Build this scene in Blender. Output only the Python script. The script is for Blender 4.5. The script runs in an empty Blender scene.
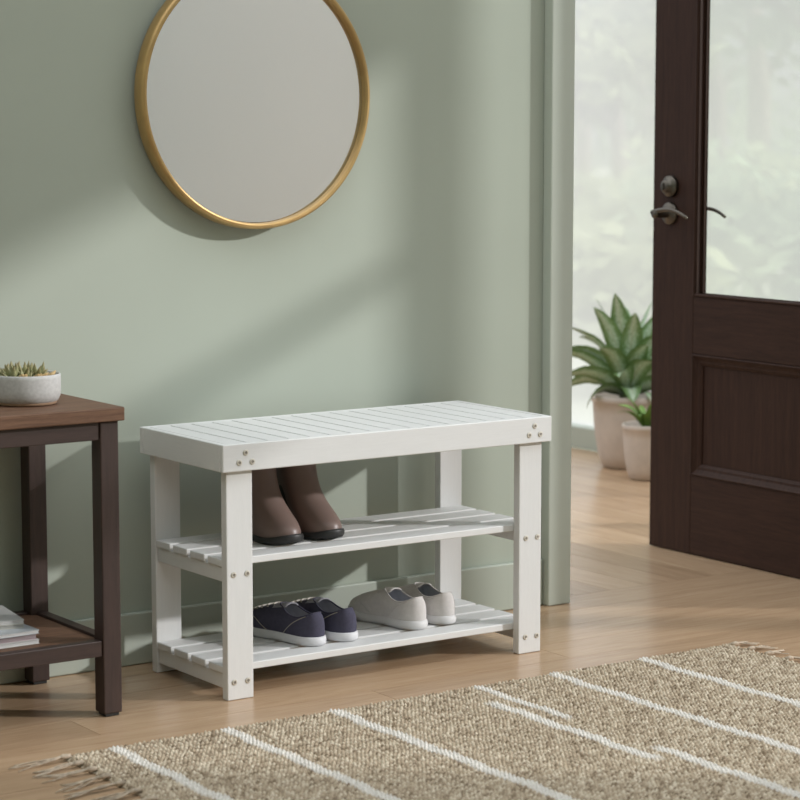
import bpy, bmesh, math, random
import numpy as np
from mathutils import Vector, Matrix

S = bpy.context.scene
COL = S.collection
PI = math.pi
rnd = random.Random(7)

# ------------------------------------------------------------------ materials
def new_mat(name):
    m = bpy.data.materials.new(name)
    m.use_nodes = True
    nt = m.node_tree
    b = nt.nodes['Principled BSDF']
    return m, nt, b

def nd(nt, kind, **kw):
    n = nt.nodes.new(kind)
    for k, v in kw.items():
        setattr(n, k, v)
    return n

def mix_rgb(nt, fac, a, b, blend='MIX'):
    n = nd(nt, 'ShaderNodeMix', data_type='RGBA', blend_type=blend)
    if isinstance(fac, (int, float)):
        n.inputs[0].default_value = fac
    else:
        nt.links.new(fac, n.inputs[0])
    for i, v in ((6, a), (7, b)):
        if isinstance(v, tuple):
            n.inputs[i].default_value = (*v, 1) if len(v) == 3 else v
        else:
            nt.links.new(v, n.inputs[i])
    return n.outputs[2]

def ramp(nt, src, stops):
    r = nd(nt, 'ShaderNodeValToRGB')
    cr = r.color_ramp
    cr.elements[0].position = stops[0][0]
    cr.elements[1].position = stops[-1][0]
    for p, c in stops[1:-1]:
        cr.elements.new(p)
    for e, (p, c) in zip(cr.elements, stops):
        e.color = (*c, 1) if len(c) == 3 else c
    nt.links.new(src, r.inputs[0])
    return r.outputs[0]

def noise(nt, scale, detail=4, vec=None, stretch=None, coord='Object', rough=.5, dist=0):
    tc = nd(nt, 'ShaderNodeTexCoord')
    src = tc.outputs[coord] if vec is None else vec
    if stretch:
        mp = nd(nt, 'ShaderNodeMapping')
        mp.inputs['Scale'].default_value = stretch
        nt.links.new(src, mp.inputs[0])
        src = mp.outputs[0]
    n = nd(nt, 'ShaderNodeTexNoise')
    n.inputs['Scale'].default_value = scale
    n.inputs['Detail'].default_value = detail
    n.inputs['Roughness'].default_value = rough
    n.inputs['Distortion'].default_value = dist
    nt.links.new(src, n.inputs['Vector'])
    return n.outputs[0]

def bump(nt, b, h, strength=.2, dist=.002):
    n = nd(nt, 'ShaderNodeBump')
    n.inputs['Strength'].default_value = strength
    n.inputs['Distance'].default_value = dist
    nt.links.new(h, n.inputs['Height'])
    nt.links.new(n.outputs[0], b.inputs['Normal'])

def plain(name, col, rough=.5, metal=0, vary=.06, nscale=30, bs=.1, spec=.5, stretch=None, bscale=None):
    m, nt, b = new_mat(name)
    n = noise(nt, nscale, stretch=stretch)
    lo = tuple(max(0, c * (1 - vary)) for c in col)
    hi = tuple(min(1, c * (1 + vary)) for c in col)
    nt.links.new(ramp(nt, n, [(.3, lo), (.7, hi)]), b.inputs['Base Color'])
    b.inputs['Roughness'].default_value = rough
    b.inputs['Metallic'].default_value = metal
    b.inputs['Specular IOR Level'].default_value = spec
    if bs:
        bump(nt, b, noise(nt, bscale or nscale * 6), bs, .001)
    return m

def wood(name, dark, light, stretch=(1, 14, 14), rough=.45, scale=6, bs=.12, spec=.5):
    m, nt, b = new_mat(name)
    n = noise(nt, scale, 6, stretch=stretch, rough=.6, dist=.6)
    f = noise(nt, scale * 5, 3, stretch=stretch, rough=.7)
    c = ramp(nt, n, [(.28, dark), (.72, light)])
    c2 = mix_rgb(nt, .35, c, ramp(nt, f, [(.35, dark), (.65, light)]))
    nt.links.new(c2, b.inputs['Base Color'])
    b.inputs['Roughness'].default_value = rough
    b.inputs['Specular IOR Level'].default_value = spec
    bump(nt, b, f, bs, .0008)
    return m

M = {}
M['wall'] = plain('sage_wall_paint', (.42, .46, .392), .75, vary=.025, nscale=3, bs=.06, bscale=220, spec=.25)
M['trim'] = plain('sage_trim_paint', (.455, .495, .43), .5, vary=.02, nscale=5, bs=.03, spec=.35)
M['casing'] = plain('grey_green_casing_paint', (.52, .56, .495), .5, vary=.02, nscale=5, bs=.03, spec=.35)
M['plain_wall'] = plain('warm_grey_wall_paint', (.90, .90, .89), .8, vary=.02, nscale=3, bs=.03, spec=.2)
M['white'] = wood('white_painted_wood', (.69, .692, .683), (.735, .738, .73), (2, 26, 26), .5, 8, .12, .35)
M['white_y'] = wood('white_painted_slat', (.69, .692, .683), (.735, .738, .73), (26, 2, 26), .5, 8, .12, .35)
M['white_z'] = wood('white_painted_upright', (.69, .692, .683), (.735, .738, .73), (26, 26, 2), .5, 8, .12, .35)
M['screw'] = plain('nickel_screw', (.58, .55, .48), .45, .6, nscale=80, bs=0)
M['screw_slot'] = plain('screw_recess', (.26, .235, .20), .6, .5, bs=0)
M['brass'] = plain('brushed_brass', (.50, .33, .135), .38, .55, vary=.08, nscale=30, bs=.04)
M['mirror_back'] = plain('mirror_backing', (.12, .11, .10), .7)
M['table_top'] = wood('walnut_top', (.072, .037, .022), (.215, .120, .074), (1.0, 20, 20), .55, 6, .12, .25)
M['table_dark'] = wood('dark_stained_wood', (.026, .015, .012), (.058, .033, .027), (16, 16, 1.2), .45, 6)
M['table_dark_x'] = wood('dark_stained_rail', (.026, .015, .012), (.058, .033, .027), (1.2, 16, 16), .45, 6)
M['door_v'] = wood('dark_door_stile', (.026, .0125, .0085), (.060, .029, .0195), (20, 20, 1.2), .55, 5, .2, .2)
M['door_h'] = wood('dark_door_rail', (.026, .0125, .0085), (.060, .029, .0195), (20, 1.2, 20), .55, 5, .2, .2)
M['bronze'] = plain('aged_bronze', (.13, .115, .095), .36, .9, nscale=60, bs=.03)
M['ceramic'] = plain('speckled_ceramic', (.50, .495, .48), .6, vary=.1, nscale=180, bs=.12)
M['clay'] = plain('raw_clay', (.34, .22, .14), .8, vary=.1, nscale=90)
M['soil'] = plain('potting_soil', (.055, .042, .032), .95, vary=.5, nscale=150, bs=.9, bscale=170)
M['stone_pot'] = plain('pale_terracotta', (.60, .52, .455), .8, vary=.07, nscale=22, bs=.12)
M['boot'] = plain('brown_leather', (.185, .128, .110), .40, vary=.10, nscale=14, bs=.08)
M['boot_sole'] = plain('black_rubber', (.020, .020, .019), .5, vary=.1, nscale=40)
M['navy'] = plain('navy_canvas', (.066, .064, .098), .85, vary=.10, nscale=160, bs=.3, bscale=700, spec=.25)
M['navy_lining'] = plain('grey_lining', (.30, .30, .335), .9, vary=.08, nscale=120)
M['thread'] = plain('cream_thread', (.40, .37, .32), .8, bs=0)
M['lace'] = plain('off_white_lace', (.55, .52, .46), .85, nscale=300)
M['rubber_white'] = plain('white_rubber', (.66, .66, .68), .5, vary=.03, nscale=40, bs=.04)
M['grey_canvas'] = plain('light_grey_canvas', (.62, .595, .58), .88, vary=.05, nscale=120, bs=.25, bscale=700, spec=.2)
M['grey_lining'] = plain('blue_grey_lining', (.40, .41, .46), .9, vary=.08, nscale=120)
M['grey_rubber'] = plain('pale_grey_rubber', (.66, .65, .645), .55, vary=.03, nscale=40, bs=.04)
M['paper'] = plain('page_edges', (.62, .61, .60), .8, vary=.18, nscale=40, bs=.3, stretch=(1, 1, 40))
M['paper_mauve'] = plain('tinted_page_edges', (.36, .29, .30), .8, vary=.25, nscale=40, bs=.3, stretch=(1, 1, 40))
M['paper_grey'] = plain('grey_page_edges', (.42, .41, .38), .8, vary=.2, nscale=40, bs=.3, stretch=(1, 1, 40))
M['cover_a'] = plain('silver_cover', (.52, .52, .51), .35, vary=.2, nscale=9, bs=0)
M['cover_b'] = plain('cream_cover', (.60, .58, .52), .4, vary=.12, nscale=8, bs=0)
M['cover_c'] = plain('pale_blue_cover', (.42, .45, .47), .35, vary=.35, nscale=14, bs=0)
M['cover_d'] = plain('mauve_cover', (.46, .36, .38), .4, vary=.2, nscale=12, bs=0)
M['cover_e'] = plain('white_cover', (.60, .61, .58), .4, vary=.08, nscale=8, bs=0)
M['tassel'] = plain('jute_fringe', (.46, .375, .285), .95, vary=.3, nscale=120, bs=.3)
M['bark'] = plain('tree_bark', (.24, .20, .165), .95, vary=.3, nscale=14, bs=.6)
M['leaf_a'] = plain('tree_leaves', (.22, .30, .155), .7, vary=.35, nscale=2, bs=0)
M['leaf_b'] = plain('yellow_green_leaves', (.33, .38, .19), .7, vary=.3, nscale=2, bs=0)
M['lawn'] = plain('pale_lawn', (.35, .37, .28), .95, vary=.25, nscale=.8, bs=0)
M['stem'] = plain('plant_stem', (.20, .28, .10), .6, nscale=30)
M['fern'] = plain('fresh_green_blade', (.17, .30, .065), .5, vary=.35, nscale=25, bs=0)

# floor: every plank keeps its own tone and its own grain
def floor_mat():
    m, nt, b = new_mat('oak_planks')
    uv = nd(nt, 'ShaderNodeUVMap', uv_map='grain')
    at = nd(nt, 'ShaderNodeAttribute', attribute_name='plank_tone')
    n = noise(nt, 1.0, 7, vec=uv.outputs[0], stretch=(3.2, 34, 1), rough=.6, dist=.8)
    f = noise(nt, 1.0, 4, vec=uv.outputs[0], stretch=(14, 300, 1), rough=.7)
    c = ramp(nt, n, [(.25, (.36, .235, .138)), (.55, (.455, .312, .19)), (.8, (.54, .385, .245))])
    c = mix_rgb(nt, .22, c, ramp(nt, f, [(.35, (.33, .20, .115)), (.65, (.58, .43, .30))]))
    tone = ramp(nt, at.outputs['Fac'], [(0, (.88, .86, .84)), (1, (1.1, 1.1, 1.1))])
    c = mix_rgb(nt, 1.0, c, tone, 'MULTIPLY')
    nt.links.new(c, b.inputs['Base Color'])
    b.inputs['Roughness'].default_value = .26
    b.inputs['Specular IOR Level'].default_value = .5
    bump(nt, b, f, .08, .0006)
    return m
M['floor'] = floor_mat()
M['gap'] = plain('dark_joint', (.20, .13, .085), .9, bs=0)

def rug_mat():
    m, nt, b = new_mat('woven_jute')
    at = nd(nt, 'ShaderNodeAttribute', attribute_name='yarn')
    n = noise(nt, 260, 3)
    c = mix_rgb(nt, 1.0, at.outputs['Color'], ramp(nt, n, [(.3, (.80, .78, .76)), (.7, (1.15, 1.15, 1.15))]), 'MULTIPLY')
    nt.links.new(c, b.inputs['Base Color'])
    b.inputs['Roughness'].default_value = .95
    b.inputs['Specular IOR Level'].default_value = .1
    bump(nt, b, n, .4, .001)
    return m
M['rug'] = rug_mat()

def glass_haze(name, rough, clear, soft, tint):
    """window glass with outdoor haze put in: part clear, part blurred, rest pale veil"""
    m, nt, b = new_mat(name)
    nt.nodes.remove(b)
    out = nt.nodes['Material Output']
    c = nd(nt, 'ShaderNodeBsdfTransparent')
    c.inputs['Color'].default_value = (*tint, 1)
    r = nd(nt, 'ShaderNodeBsdfRefraction')
    r.inputs['Roughness'].default_value = rough
    r.inputs['IOR'].default_value = 1.06
    r.inputs['Color'].default_value = (*tint, 1)
    t = nd(nt, 'ShaderNodeBsdfTranslucent')
    t.inputs['Color'].default_value = (.96, .94, .935, 1)
    m1 = nd(nt, 'ShaderNodeMixShader')
    m1.inputs[0].default_value = soft / (clear + soft)
    nt.links.new(c.outputs[0], m1.inputs[1]); nt.links.new(r.outputs[0], m1.inputs[2])
    m2 = nd(nt, 'ShaderNodeMixShader')
    m2.inputs[0].default_value = 1 - clear - soft
    nt.links.new(m1.outputs[0], m2.inputs[1]); nt.links.new(t.outputs[0], m2.inputs[2])
    nt.links.new(m2.outputs[0], out.inputs['Surface'])
    return m
M['haze_glass'] = glass_haze('haze_window_glass', .5, .30, .26, (1.0, .985, .985))  # haze and blur of the garden put into the pane
M['thin_haze_glass'] = glass_haze('sun_passing_haze_glass', .5, .86, .04, (.99, 1.0, .99))  # for unseen panes, kept clearer so sun reaches wall and entry floor

def clear_glass():
    m, nt, b = new_mat('door_glass')
    nt.nodes.remove(b)
    out = nt.nodes['Material Output']
    t = nd(nt, 'ShaderNodeBsdfTransparent')
    t.inputs['Color'].default_value = (.97, .985, .97, 1)
    g = nd(nt, 'ShaderNodeBsdfGlossy')
    g.inputs['Roughness'].default_value = .02
    fr = nd(nt, 'ShaderNodeFresnel')
    fr.inputs[0].default_value = 1.2
    mx = nd(nt, 'ShaderNodeMixShader')
    nt.links.new(fr.outputs[0], mx.inputs[0])
    nt.links.new(t.outputs[0], mx.inputs[1])
    nt.links.new(g.outputs[0], mx.inputs[2])
    nt.links.new(mx.outputs[0], out.inputs['Surface'])
    return m
M['door_glass'] = clear_glass()

def mirror_mat():
    m, nt, b = new_mat('silvered_glass')
    b.inputs['Base Color'].default_value = (.94, .94, .93, 1)
    b.inputs['Metallic'].default_value = 1
    b.inputs['Roughness'].default_value = .10
    return m
M['mirror'] = mirror_mat()

def variegated():
    m, nt, b = new_mat('variegated_leaf')
    uv = nd(nt, 'ShaderNodeUVMap', uv_map='leaf')
    sep = nd(nt, 'ShaderNodeSeparateXYZ')
    nt.links.new(uv.outputs[0], sep.inputs[0])
    d = nd(nt, 'ShaderNodeMath', operation='SUBTRACT'); nt.links.new(sep.outputs[0], d.inputs[0]); d.inputs[1].default_value = .5
    a = nd(nt, 'ShaderNodeMath', operation='ABSOLUTE'); nt.links.new(d.outputs[0], a.inputs[0])
    mp = nd(nt, 'ShaderNodeMapping'); mp.inputs['Scale'].default_value = (5, 11, 1); nt.links.new(uv.outputs[0], mp.inputs[0])
    n = nd(nt, 'ShaderNodeTexNoise'); n.inputs['Scale'].default_value = 2.6; n.inputs['Detail'].default_value = 3
    nt.links.new(mp.outputs[0], n.inputs['Vector'])
    ad = nd(nt, 'ShaderNodeMath', operation='MULTIPLY_ADD'); nt.links.new(n.outputs[0], ad.inputs[0]); ad.inputs[1].default_value = .9; nt.links.new(a.outputs[0], ad.inputs[2])
    c = ramp(nt, ad.outputs[0], [(.46, (.62, .72, .60)), (.60, (.42, .56, .38)), (.76, (.17, .28, .10)), (.95, (.13, .24, .075))])
    rib = ramp(nt, a.outputs[0], [(.015, (1, 1, 1)), (.04, (0, 0, 0))])
    c = mix_rgb(nt, rib, c, (.42, .50, .32))
    nt.links.new(c, b.inputs['Base Color'])
    b.inputs['Roughness'].default_value = .42
    return m
M['variegated'] = variegated()

def succulent():
    m, nt, b = new_mat('succulent_skin')
    uv = nd(nt, 'ShaderNodeUVMap', uv_map='leaf')
    sep = nd(nt, 'ShaderNodeSeparateXYZ')
    nt.links.new(uv.outputs[0], sep.inputs[0])
    c = ramp(nt, sep.outputs[1], [(0, (.20, .20, .10)), (.6, (.27, .27, .125)), (.9, (.25, .19, .08)), (1, (.16, .085, .04))])
    n = noise(nt, 200, 2)
    c = mix_rgb(nt, .35, c, ramp(nt, n, [(.3, (.20, .23, .10)), (.7, (.50, .48, .28))]))
    nt.links.new(c, b.inputs['Base Color'])
    b.inputs['Roughness'].default_value = .5
    return m
M['succulent'] = succulent()
M['succulent_pale'] = plain('yellowed_succulent_bud', (.60, .42, .20), .5, vary=.2, nscale=60, bs=0)

# ------------------------------------------------------------------ helpers
def link_mesh(name, bm, mat, parent=None, smooth=False, loc=None):
    me = bpy.data.meshes.new(name)
    bmesh.ops.recalc_face_normals(bm, faces=bm.faces[:])
    bm.to_mesh(me); bm.free()
    for mm in (mat if isinstance(mat, (list, tuple)) else [mat]):
        me.materials.append(mm)
    if smooth:
        me.polygons.foreach_set('use_smooth', [True] * len(me.polygons))
    o = bpy.data.objects.new(name, me)
    COL.objects.link(o)
    if parent: o.parent = parent
    if loc: o.location = loc
    return o

def thing(name, label, cat, loc=(0, 0, 0), rz=0, group=None):
    o = bpy.data.objects.new(name, None)
    o.empty_display_size = .05
    COL.objects.link(o)
    o.location = loc; o.rotation_euler = (0, 0, rz)
    return tag(o, label, cat, group)

def tag(o, label, cat, group=None, kind=None):
    o['label'] = label; o['category'] = cat
    if group: o['group'] = group
    if kind: o['kind'] = kind
    return o

def struct(o, label, cat):
    o['kind'] = 'structure'; o['label'] = label; o['category'] = cat
    return o

def add_box(bm, x0, x1, y0, y1, z0, z1, bev=0, seg=2):
    t = bmesh.new()
    bmesh.ops.create_cube(t, size=1)
    for v in t.verts:
        v.co = Vector(((x0 + x1) / 2 + v.co.x * (x1 - x0), (y0 + y1) / 2 + v.co.y * (y1 - y0), (z0 + z1) / 2 + v.co.z * (z1 - z0)))
    if bev:
        bmesh.ops.bevel(t, geom=t.edges[:], offset=bev, segments=seg, profile=.5, affect='EDGES', clamp_overlap=True)
    merge(bm, t)

def merge(bm, t, mat=None):
    me = bpy.data.meshes.new('tmp')
    if mat is not None: t.transform(mat)
    t.to_mesh(me); t.free()
    bm.from_mesh(me)
    bpy.data.meshes.remove(me)

def box(name, mat, parent, x0, x1, y0, y1, z0, z1, bev=.0015, seg=2):
    bm = bmesh.new()
    add_box(bm, x0, x1, y0, y1, z0, z1, bev, seg)
    return link_mesh(name, bm, mat, parent)

def add_lathe(bm, prof, n=48, c=(0, 0, 0), cap=True):
    rings = []
    for r, z in prof:
        if r < 1e-6:
            rings.append([bm.verts.new((c[0], c[1], c[2] + z))])
        else:
            rings.append([bm.verts.new((c[0] + r * math.cos(2 * PI * k / n), c[1] + r * math.sin(2 * PI * k / n), c[2] + z)) for k in range(n)])
    for a, b in zip(rings, rings[1:]):
        for k in range(n):
            k2 = (k + 1) % n
            if len(a) == 1 and len(b) == 1: continue
            if len(a) == 1: bm.faces.new((a[0], b[k], b[k2]))
            elif len(b) == 1: bm.faces.new((a[k], a[k2], b[0]))
            else: bm.faces.new((a[k], a[k2], b[k2], b[k]))
    return rings

def add_tube(bm, pts, rad, n=8, closed=False, caps=True):
    pts = [Vector(p) for p in pts]
    if not isinstance(rad, (list, tuple)): rad = [rad] * len(pts)
    rings = []
    up = Vector((0, 0, 1))
    m = len(pts)
    for i, p in enumerate(pts):
        a = pts[(i - 1) % m] if (closed or i > 0) else p
        b = pts[(i + 1) % m] if (closed or i < m - 1) else p
        d = (b - a)
        if d.length < 1e-9: d = Vector((1, 0, 0))
        d.normalize()
        s = d.cross(up)
        if s.length < .05: s = d.cross(Vector((0, 1, 0)))
        s.normalize(); u = s.cross(d)
        rings.append([bm.verts.new(p + rad[i] * (math.cos(2 * PI * k / n) * s + math.sin(2 * PI * k / n) * u)) for k in range(n)])
    seq = list(zip(rings, rings[1:])) + ([(rings[-1], rings[0])] if closed else [])
    for a, b in seq:
        for k in range(n):
            bm.faces.new((a[k], a[(k + 1) % n], b[(k + 1) % n], b[k]))
    if caps and not closed:
        bm.faces.new(rings[0][::-1]); bm.faces.new(rings[-1])

def loft(bm, rings, closed=True, uv=None):
    vr = [[bm.verts.new(p) for p in r] for r in rings]
    n = len(vr[0])
    for a, b in zip(vr, vr[1:]):
        for k in range(n if closed else n - 1):
            bm.faces.new((a[k], a[(k + 1) % n], b[(k + 1) % n], b[k]))
    return vr

# ------------------------------------------------------------------ room shell
# wall face at y=0, room towards -y; entry corridor lies beyond the wall end
def wall_box(name, mat, x0, x1, y0, y1, z0, z1, label, cat, holes=None):
    bm = bmesh.new()
    add_box(bm, x0, x1, y0, y1, z0, z1)
    o = link_mesh(name, bm, mat)
    return struct(o, label, cat)

# floor planks
def build_floor():
    bm = bmesh.new()
    tone = bm.faces.layers.float.new('plank_tone')
    uvl = bm.loops.layers.uv.new('grain')
    r = random.Random(3)
    g = .00055
    def plank(x0, x1, y0, y1, along_x):
        t = r.random(); ox, oy = r.random() * 50, r.random() * 50
        d = .0012
        lo = [bm.verts.new(p) for p in ((x0 + g, y0 + g, -d), (x1 - g, y0 + g, -d), (x1 - g, y1 - g, -d), (x0 + g, y1 - g, -d))]
        e = .00005
        hi = [bm.verts.new(p) for p in ((x0 + g + e, y0 + g + e, 0), (x1 - g - e, y0 + g + e, 0), (x1 - g - e, y1 - g - e, 0), (x0 + g + e, y1 - g - e, 0))]
        fs = [bm.faces.new(hi)] + [bm.faces.new((lo[k], lo[(k + 1) % 4], hi[(k + 1) % 4], hi[k])) for k in range(4)]
        for f in fs:
            f[tone] = t
            for l in f.loops:
                c = l.vert.co
                l[uvl].uv = (c.x + ox, c.y + oy) if along_x else (c.y + ox, c.x + oy)
    W = .112
    y = .03
    row = 0
    while y > -4.6:
        x = -2.7 - r.random() * 1.2
        if abs(y + .25) < .12: x = -2.7 - .27
        while x < 2.5:
            L = .9 + r.random() * .9
            plank(max(x, -2.7), min(x + L, 2.498), y - W, y, True)
            x += L
        y -= W
    W = .098
    x = .2
    while x < 2.495:
        yy = .03 - r.random() * .0
        first = True
        while yy < 2.3:
            L = (.35 + r.random() * .8) if first else .8 + r.random() * .5
            plank(x, min(x + W, 2.498), yy, min(yy + L, 2.3), False)
            yy += L; first = False
        x += W
    # dark bed under the joints
    bed = [bm.verts.new(p) for p in ((-2.75, -4.7, -.0012), (2.499, -4.7, -.0012), (2.499, 2.35, -.0012), (-2.75, 2.35, -.0012))]
    f = bm.faces.new(bed); f.material_index = 1
    bed2 = [bm.verts.new((v.co.x, v.co.y, -.05)) for v in bed]
    for k in range(4):
        q = bm.faces.new((bed[k], bed[(k + 1) % 4], bed2[(k + 1) % 4], bed2[k])); q.material_index = 1
    q = bm.faces.new(bed2[::-1]); q.material_index = 1
    me = bpy.data.meshes.new('floor')
    bm.to_mesh(me); bm.free()
    me.materials.append(M['floor']); me.materials.append(M['gap'])
    o = bpy.data.objects.new('floor', me); COL.objects.link(o)
    return struct(o, 'light oak plank floor running through to the entry', 'floor')
build_floor()

wall_box('wall_back', M['wall'], -2.7, 1.004, 0, .12, 0, 2.7, 'sage green wall behind the white bench', 'wall')
# baseboard with a small rounded top
bm = bmesh.new()
add_box(bm, -2.7, .962, -.012, -.0003, .0005, .098, .003, 2)
struct(link_mesh('baseboard_back', bm, M['trim']), 'sage green baseboard along the foot of the wall', 'baseboard')
# door casing at the wall end
bm = bmesh.new()
add_box(bm, .964, 1.0225, -.028, -.0003, .0005, 2.25, .0025, 2)
add_box(bm, 1.0045, 1.0225, -.012, .135, .0005, 2.25, .0015, 2)
struct(link_mesh('trim_1', bm, M['casing']), 'grey green upright casing at the end of the wall', 'trim')

# right wall with tall garden window (outside the frame) that lets the sun in
RX = 2.5
bm = bmesh.new()
y_far, y_near, z_lo, z_hi = -1.47, -2.95, .12, 2.02
add_box(bm, RX, RX + .12, y_far, y_far + .06, 0, 2.8)
add_box(bm, RX, RX + .12, y_near, y_far, z_hi, 2.8)
add_box(bm, RX, RX + .12, y_near, y_far, 0, z_lo)
add_box(bm, RX, RX + .12, -5.2, y_near, 0, 2.8)
struct(link_mesh('wall_right', bm, M['plain_wall']), 'plain pale wall on the right side of the room', 'wall')
bm = bmesh.new()
add_box(bm, RX + .03, RX + .09, y_near, y_far, 1.579, 1.604, .002)
add_box(bm, RX + .03, RX + .09, y_near, y_near + .05, z_lo, z_hi, .002)
struct(link_mesh('window_2', bm, M['trim']), 'open garden window with a single crossbar', 'window')
wall_box('added_wall_left', M['wall'], -2.82, -2.7, -5.2, .12, 0, 3.6, 'unseen sage green wall on the left, added to cut sky light from that side', 'wall')  # added out of view to weaken fill light from the left
wall_box('raised_wall_front', M['wall'], -2.7, RX, -5.2, -5.08, 0, 5.2, 'unseen sage green wall behind the viewer, made extra tall to block low sky light', 'wall')  # raised above room height so sky light falls from higher up
# post and lintel that carry the entrance door
bm = bmesh.new()
add_box(bm, 1.652, 1.74, -.53, -.42, .0005, 2.5, .003)
add_box(bm, 1.7405, RX + .1, -.53, -.42, 2.1, 2.5, .003)
struct(link_mesh('wall_entry', bm, M['trim']), 'grey green post and lintel carrying the open door', 'wall')
t3 = bpy.data.objects.new('added_window', None); COL.objects.link(t3); t3.location = (1.03, 2.32, 0)  # unseen glazing, added instead of a solid wall to light the entry
struct(t3, 'unseen glazed end of the entry, added to brighten it', 'window')
box('sill', M['trim'], t3, 0, RX - 1.03, 0, .08, .0005, .066)
box('head_rail', M['trim'], t3, 0, RX - 1.03, 0, .08, 2.402, 2.5)
ADDED_GLAZING = t3

# glazed garden wall of the entry: low sill, mullion, panes with outdoor haze put in
t = bpy.data.objects.new('window_1', None); COL.objects.link(t); t.location = (RX, .9, 0)
struct(t, 'tall garden window behind the potted plants, outdoor haze put into its glass', 'window')
def wpart(name, mat, *a, bev=.003):
    return box(name, mat, t, a[0] - RX, a[1] - RX, a[2] - .9, a[3] - .9, a[4], a[5], bev)
def sheet(y0, y1, mat='haze_glass'):
    bm = bmesh.new()
    bm.faces.new([bm.verts.new(p) for p in ((.04, y0 - .9, .067), (.04, y1 - .9, .067), (.04, y1 - .9, 2.4), (.04, y0 - .9, 2.4))])
    return link_mesh('pane', bm, M[mat], t)
wpart('sill', M['trim'], RX, RX + .10, -1.405, 2.298, .0005, .066)
wpart('mullion', M['trim'], RX + .02, RX + .06, 1.43, 1.47, .067, 2.4)
wpart('mullion', M['trim'], RX + .02, RX + .08, -.03, .02, .067, 2.4)
sheet(-1.405, -.032, 'thin_haze_glass')  # unseen pane, added so sun and glow reach the wall end
wpart('mullion', M['trim'], RX + .02, RX + .06, .58, .62, .067, 2.4)
sheet(0.022, .578, 'thin_haze_glass')  # clearer pane out of view, lets sun onto the entry floor
sheet(.622, 1.428)
sheet(1.472, 2.298)
bm = bmesh.new()
bm.faces.new([bm.verts.new(p) for p in ((0, .04, .067), (RX - 1.03, .04, .067), (RX - 1.03, .04, 2.4), (0, .04, 2.4))])
link_mesh('pane', bm, M['thin_haze_glass'], ADDED_GLAZING)
wpart('head_rail', M['trim'], RX, RX + .10, -1.405, 2.298, 2.402, 2.5)

# ------------------------------------------------------------------ entrance door (open, seen on its room face)
DX, DT = 1.595, .032
d = bpy.data.objects.new('door_1', None); COL.objects.link(d)
d.location = (DX, -.42, 0)
struct(d, 'dark brown wooden door with a tall glass light, standing open', 'door')
def dpart(name, mat, x0, x1, y0, y1, z0, z1, bev=.002):
    return box(name, mat, d, x0, x1, y0 + .42, y1 + .42, z0, z1, bev)
Y0, Y1 = -.418, .392
G0, G1 = -.282, .248
ZB, ZT = .002, 2.05
dpart('stile', M['door_v'], 0, DT, G1, Y1, ZB, ZT)
dpart('stile', M['door_v'], 0, DT, Y0, G0, ZB, ZT)
dpart('rail', M['door_h'], 0, DT, G0, G1, ZB, .187)
dpart('rail', M['door_h'], 0, DT, G0, G1, .467, .60)
dpart('rail', M['door_h'], 0, DT, G0, G1, 1.90, ZT)
# mouldings: a sloped frame that steps down from the door face to the panel
def moulding(y0, y1, z0, z1, w, name, depth=.011, x_face=.0, side=1):
    bm = bmesh.new()
    prof = [(0, -.0025), (.003, -.0035), (.006, 0.000), (w * .55, depth * .55), (w * .75, depth * .6), (w, depth)]
    rings = []
    for o_, dx in prof:
        x = x_face + side * dx
        rings.append([(x, y0 + o_ + .42, z0 + o_), (x, y1 - o_ + .42, z0 + o_), (x, y1 - o_ + .42, z1 - o_), (x, y0 + o_ + .42, z1 - o_)])
    x = x_face + side * (depth + .004)
    rings.append([(x, y0 + w + .42, z0 + w), (x, y1 - w + .42, z0 + w), (x, y1 - w + .42, z1 - w), (x, y0 + w + .42, z1 - w)])
    rings.append([(x, y0 + .42, z0), (x, y1 + .42, z0), (x, y1 + .42, z1), (x, y0 + .42, z1)])
    rings.append(rings[0])
    loft(bm, rings)
    bmesh.ops.remove_doubles(bm, verts=bm.verts[:], dist=1e-6)
    return link_mesh(name, bm, M['door_v'], d)
moulding(G0, G1, .187, .467, .026, 'panel_moulding', .0095)
moulding(G0, G1, .187, .467, .026, 'panel_moulding', .0095, x_face=DT, side=-1)
dpart('panel', M['door_v'], .0125, DT - .0125, G0 + .001, G1 - .001, .188, .466, 0)
for xf, sd in ((0, 1), (DT, -1)):
    moulding(G0, G1, .60, 1.90, .006, 'glazing_bead', .004, xf, sd)
bm = bmesh.new()
bm.faces.new([bm.verts.new(p) for p in ((.022, G0 + .42, .60), (.022, G1 + .42, .60), (.022, G1 + .42, 1.90), (.022, G0 + .42, 1.90))])
link_mesh('glass', bm, M['door_glass'], d)
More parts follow.
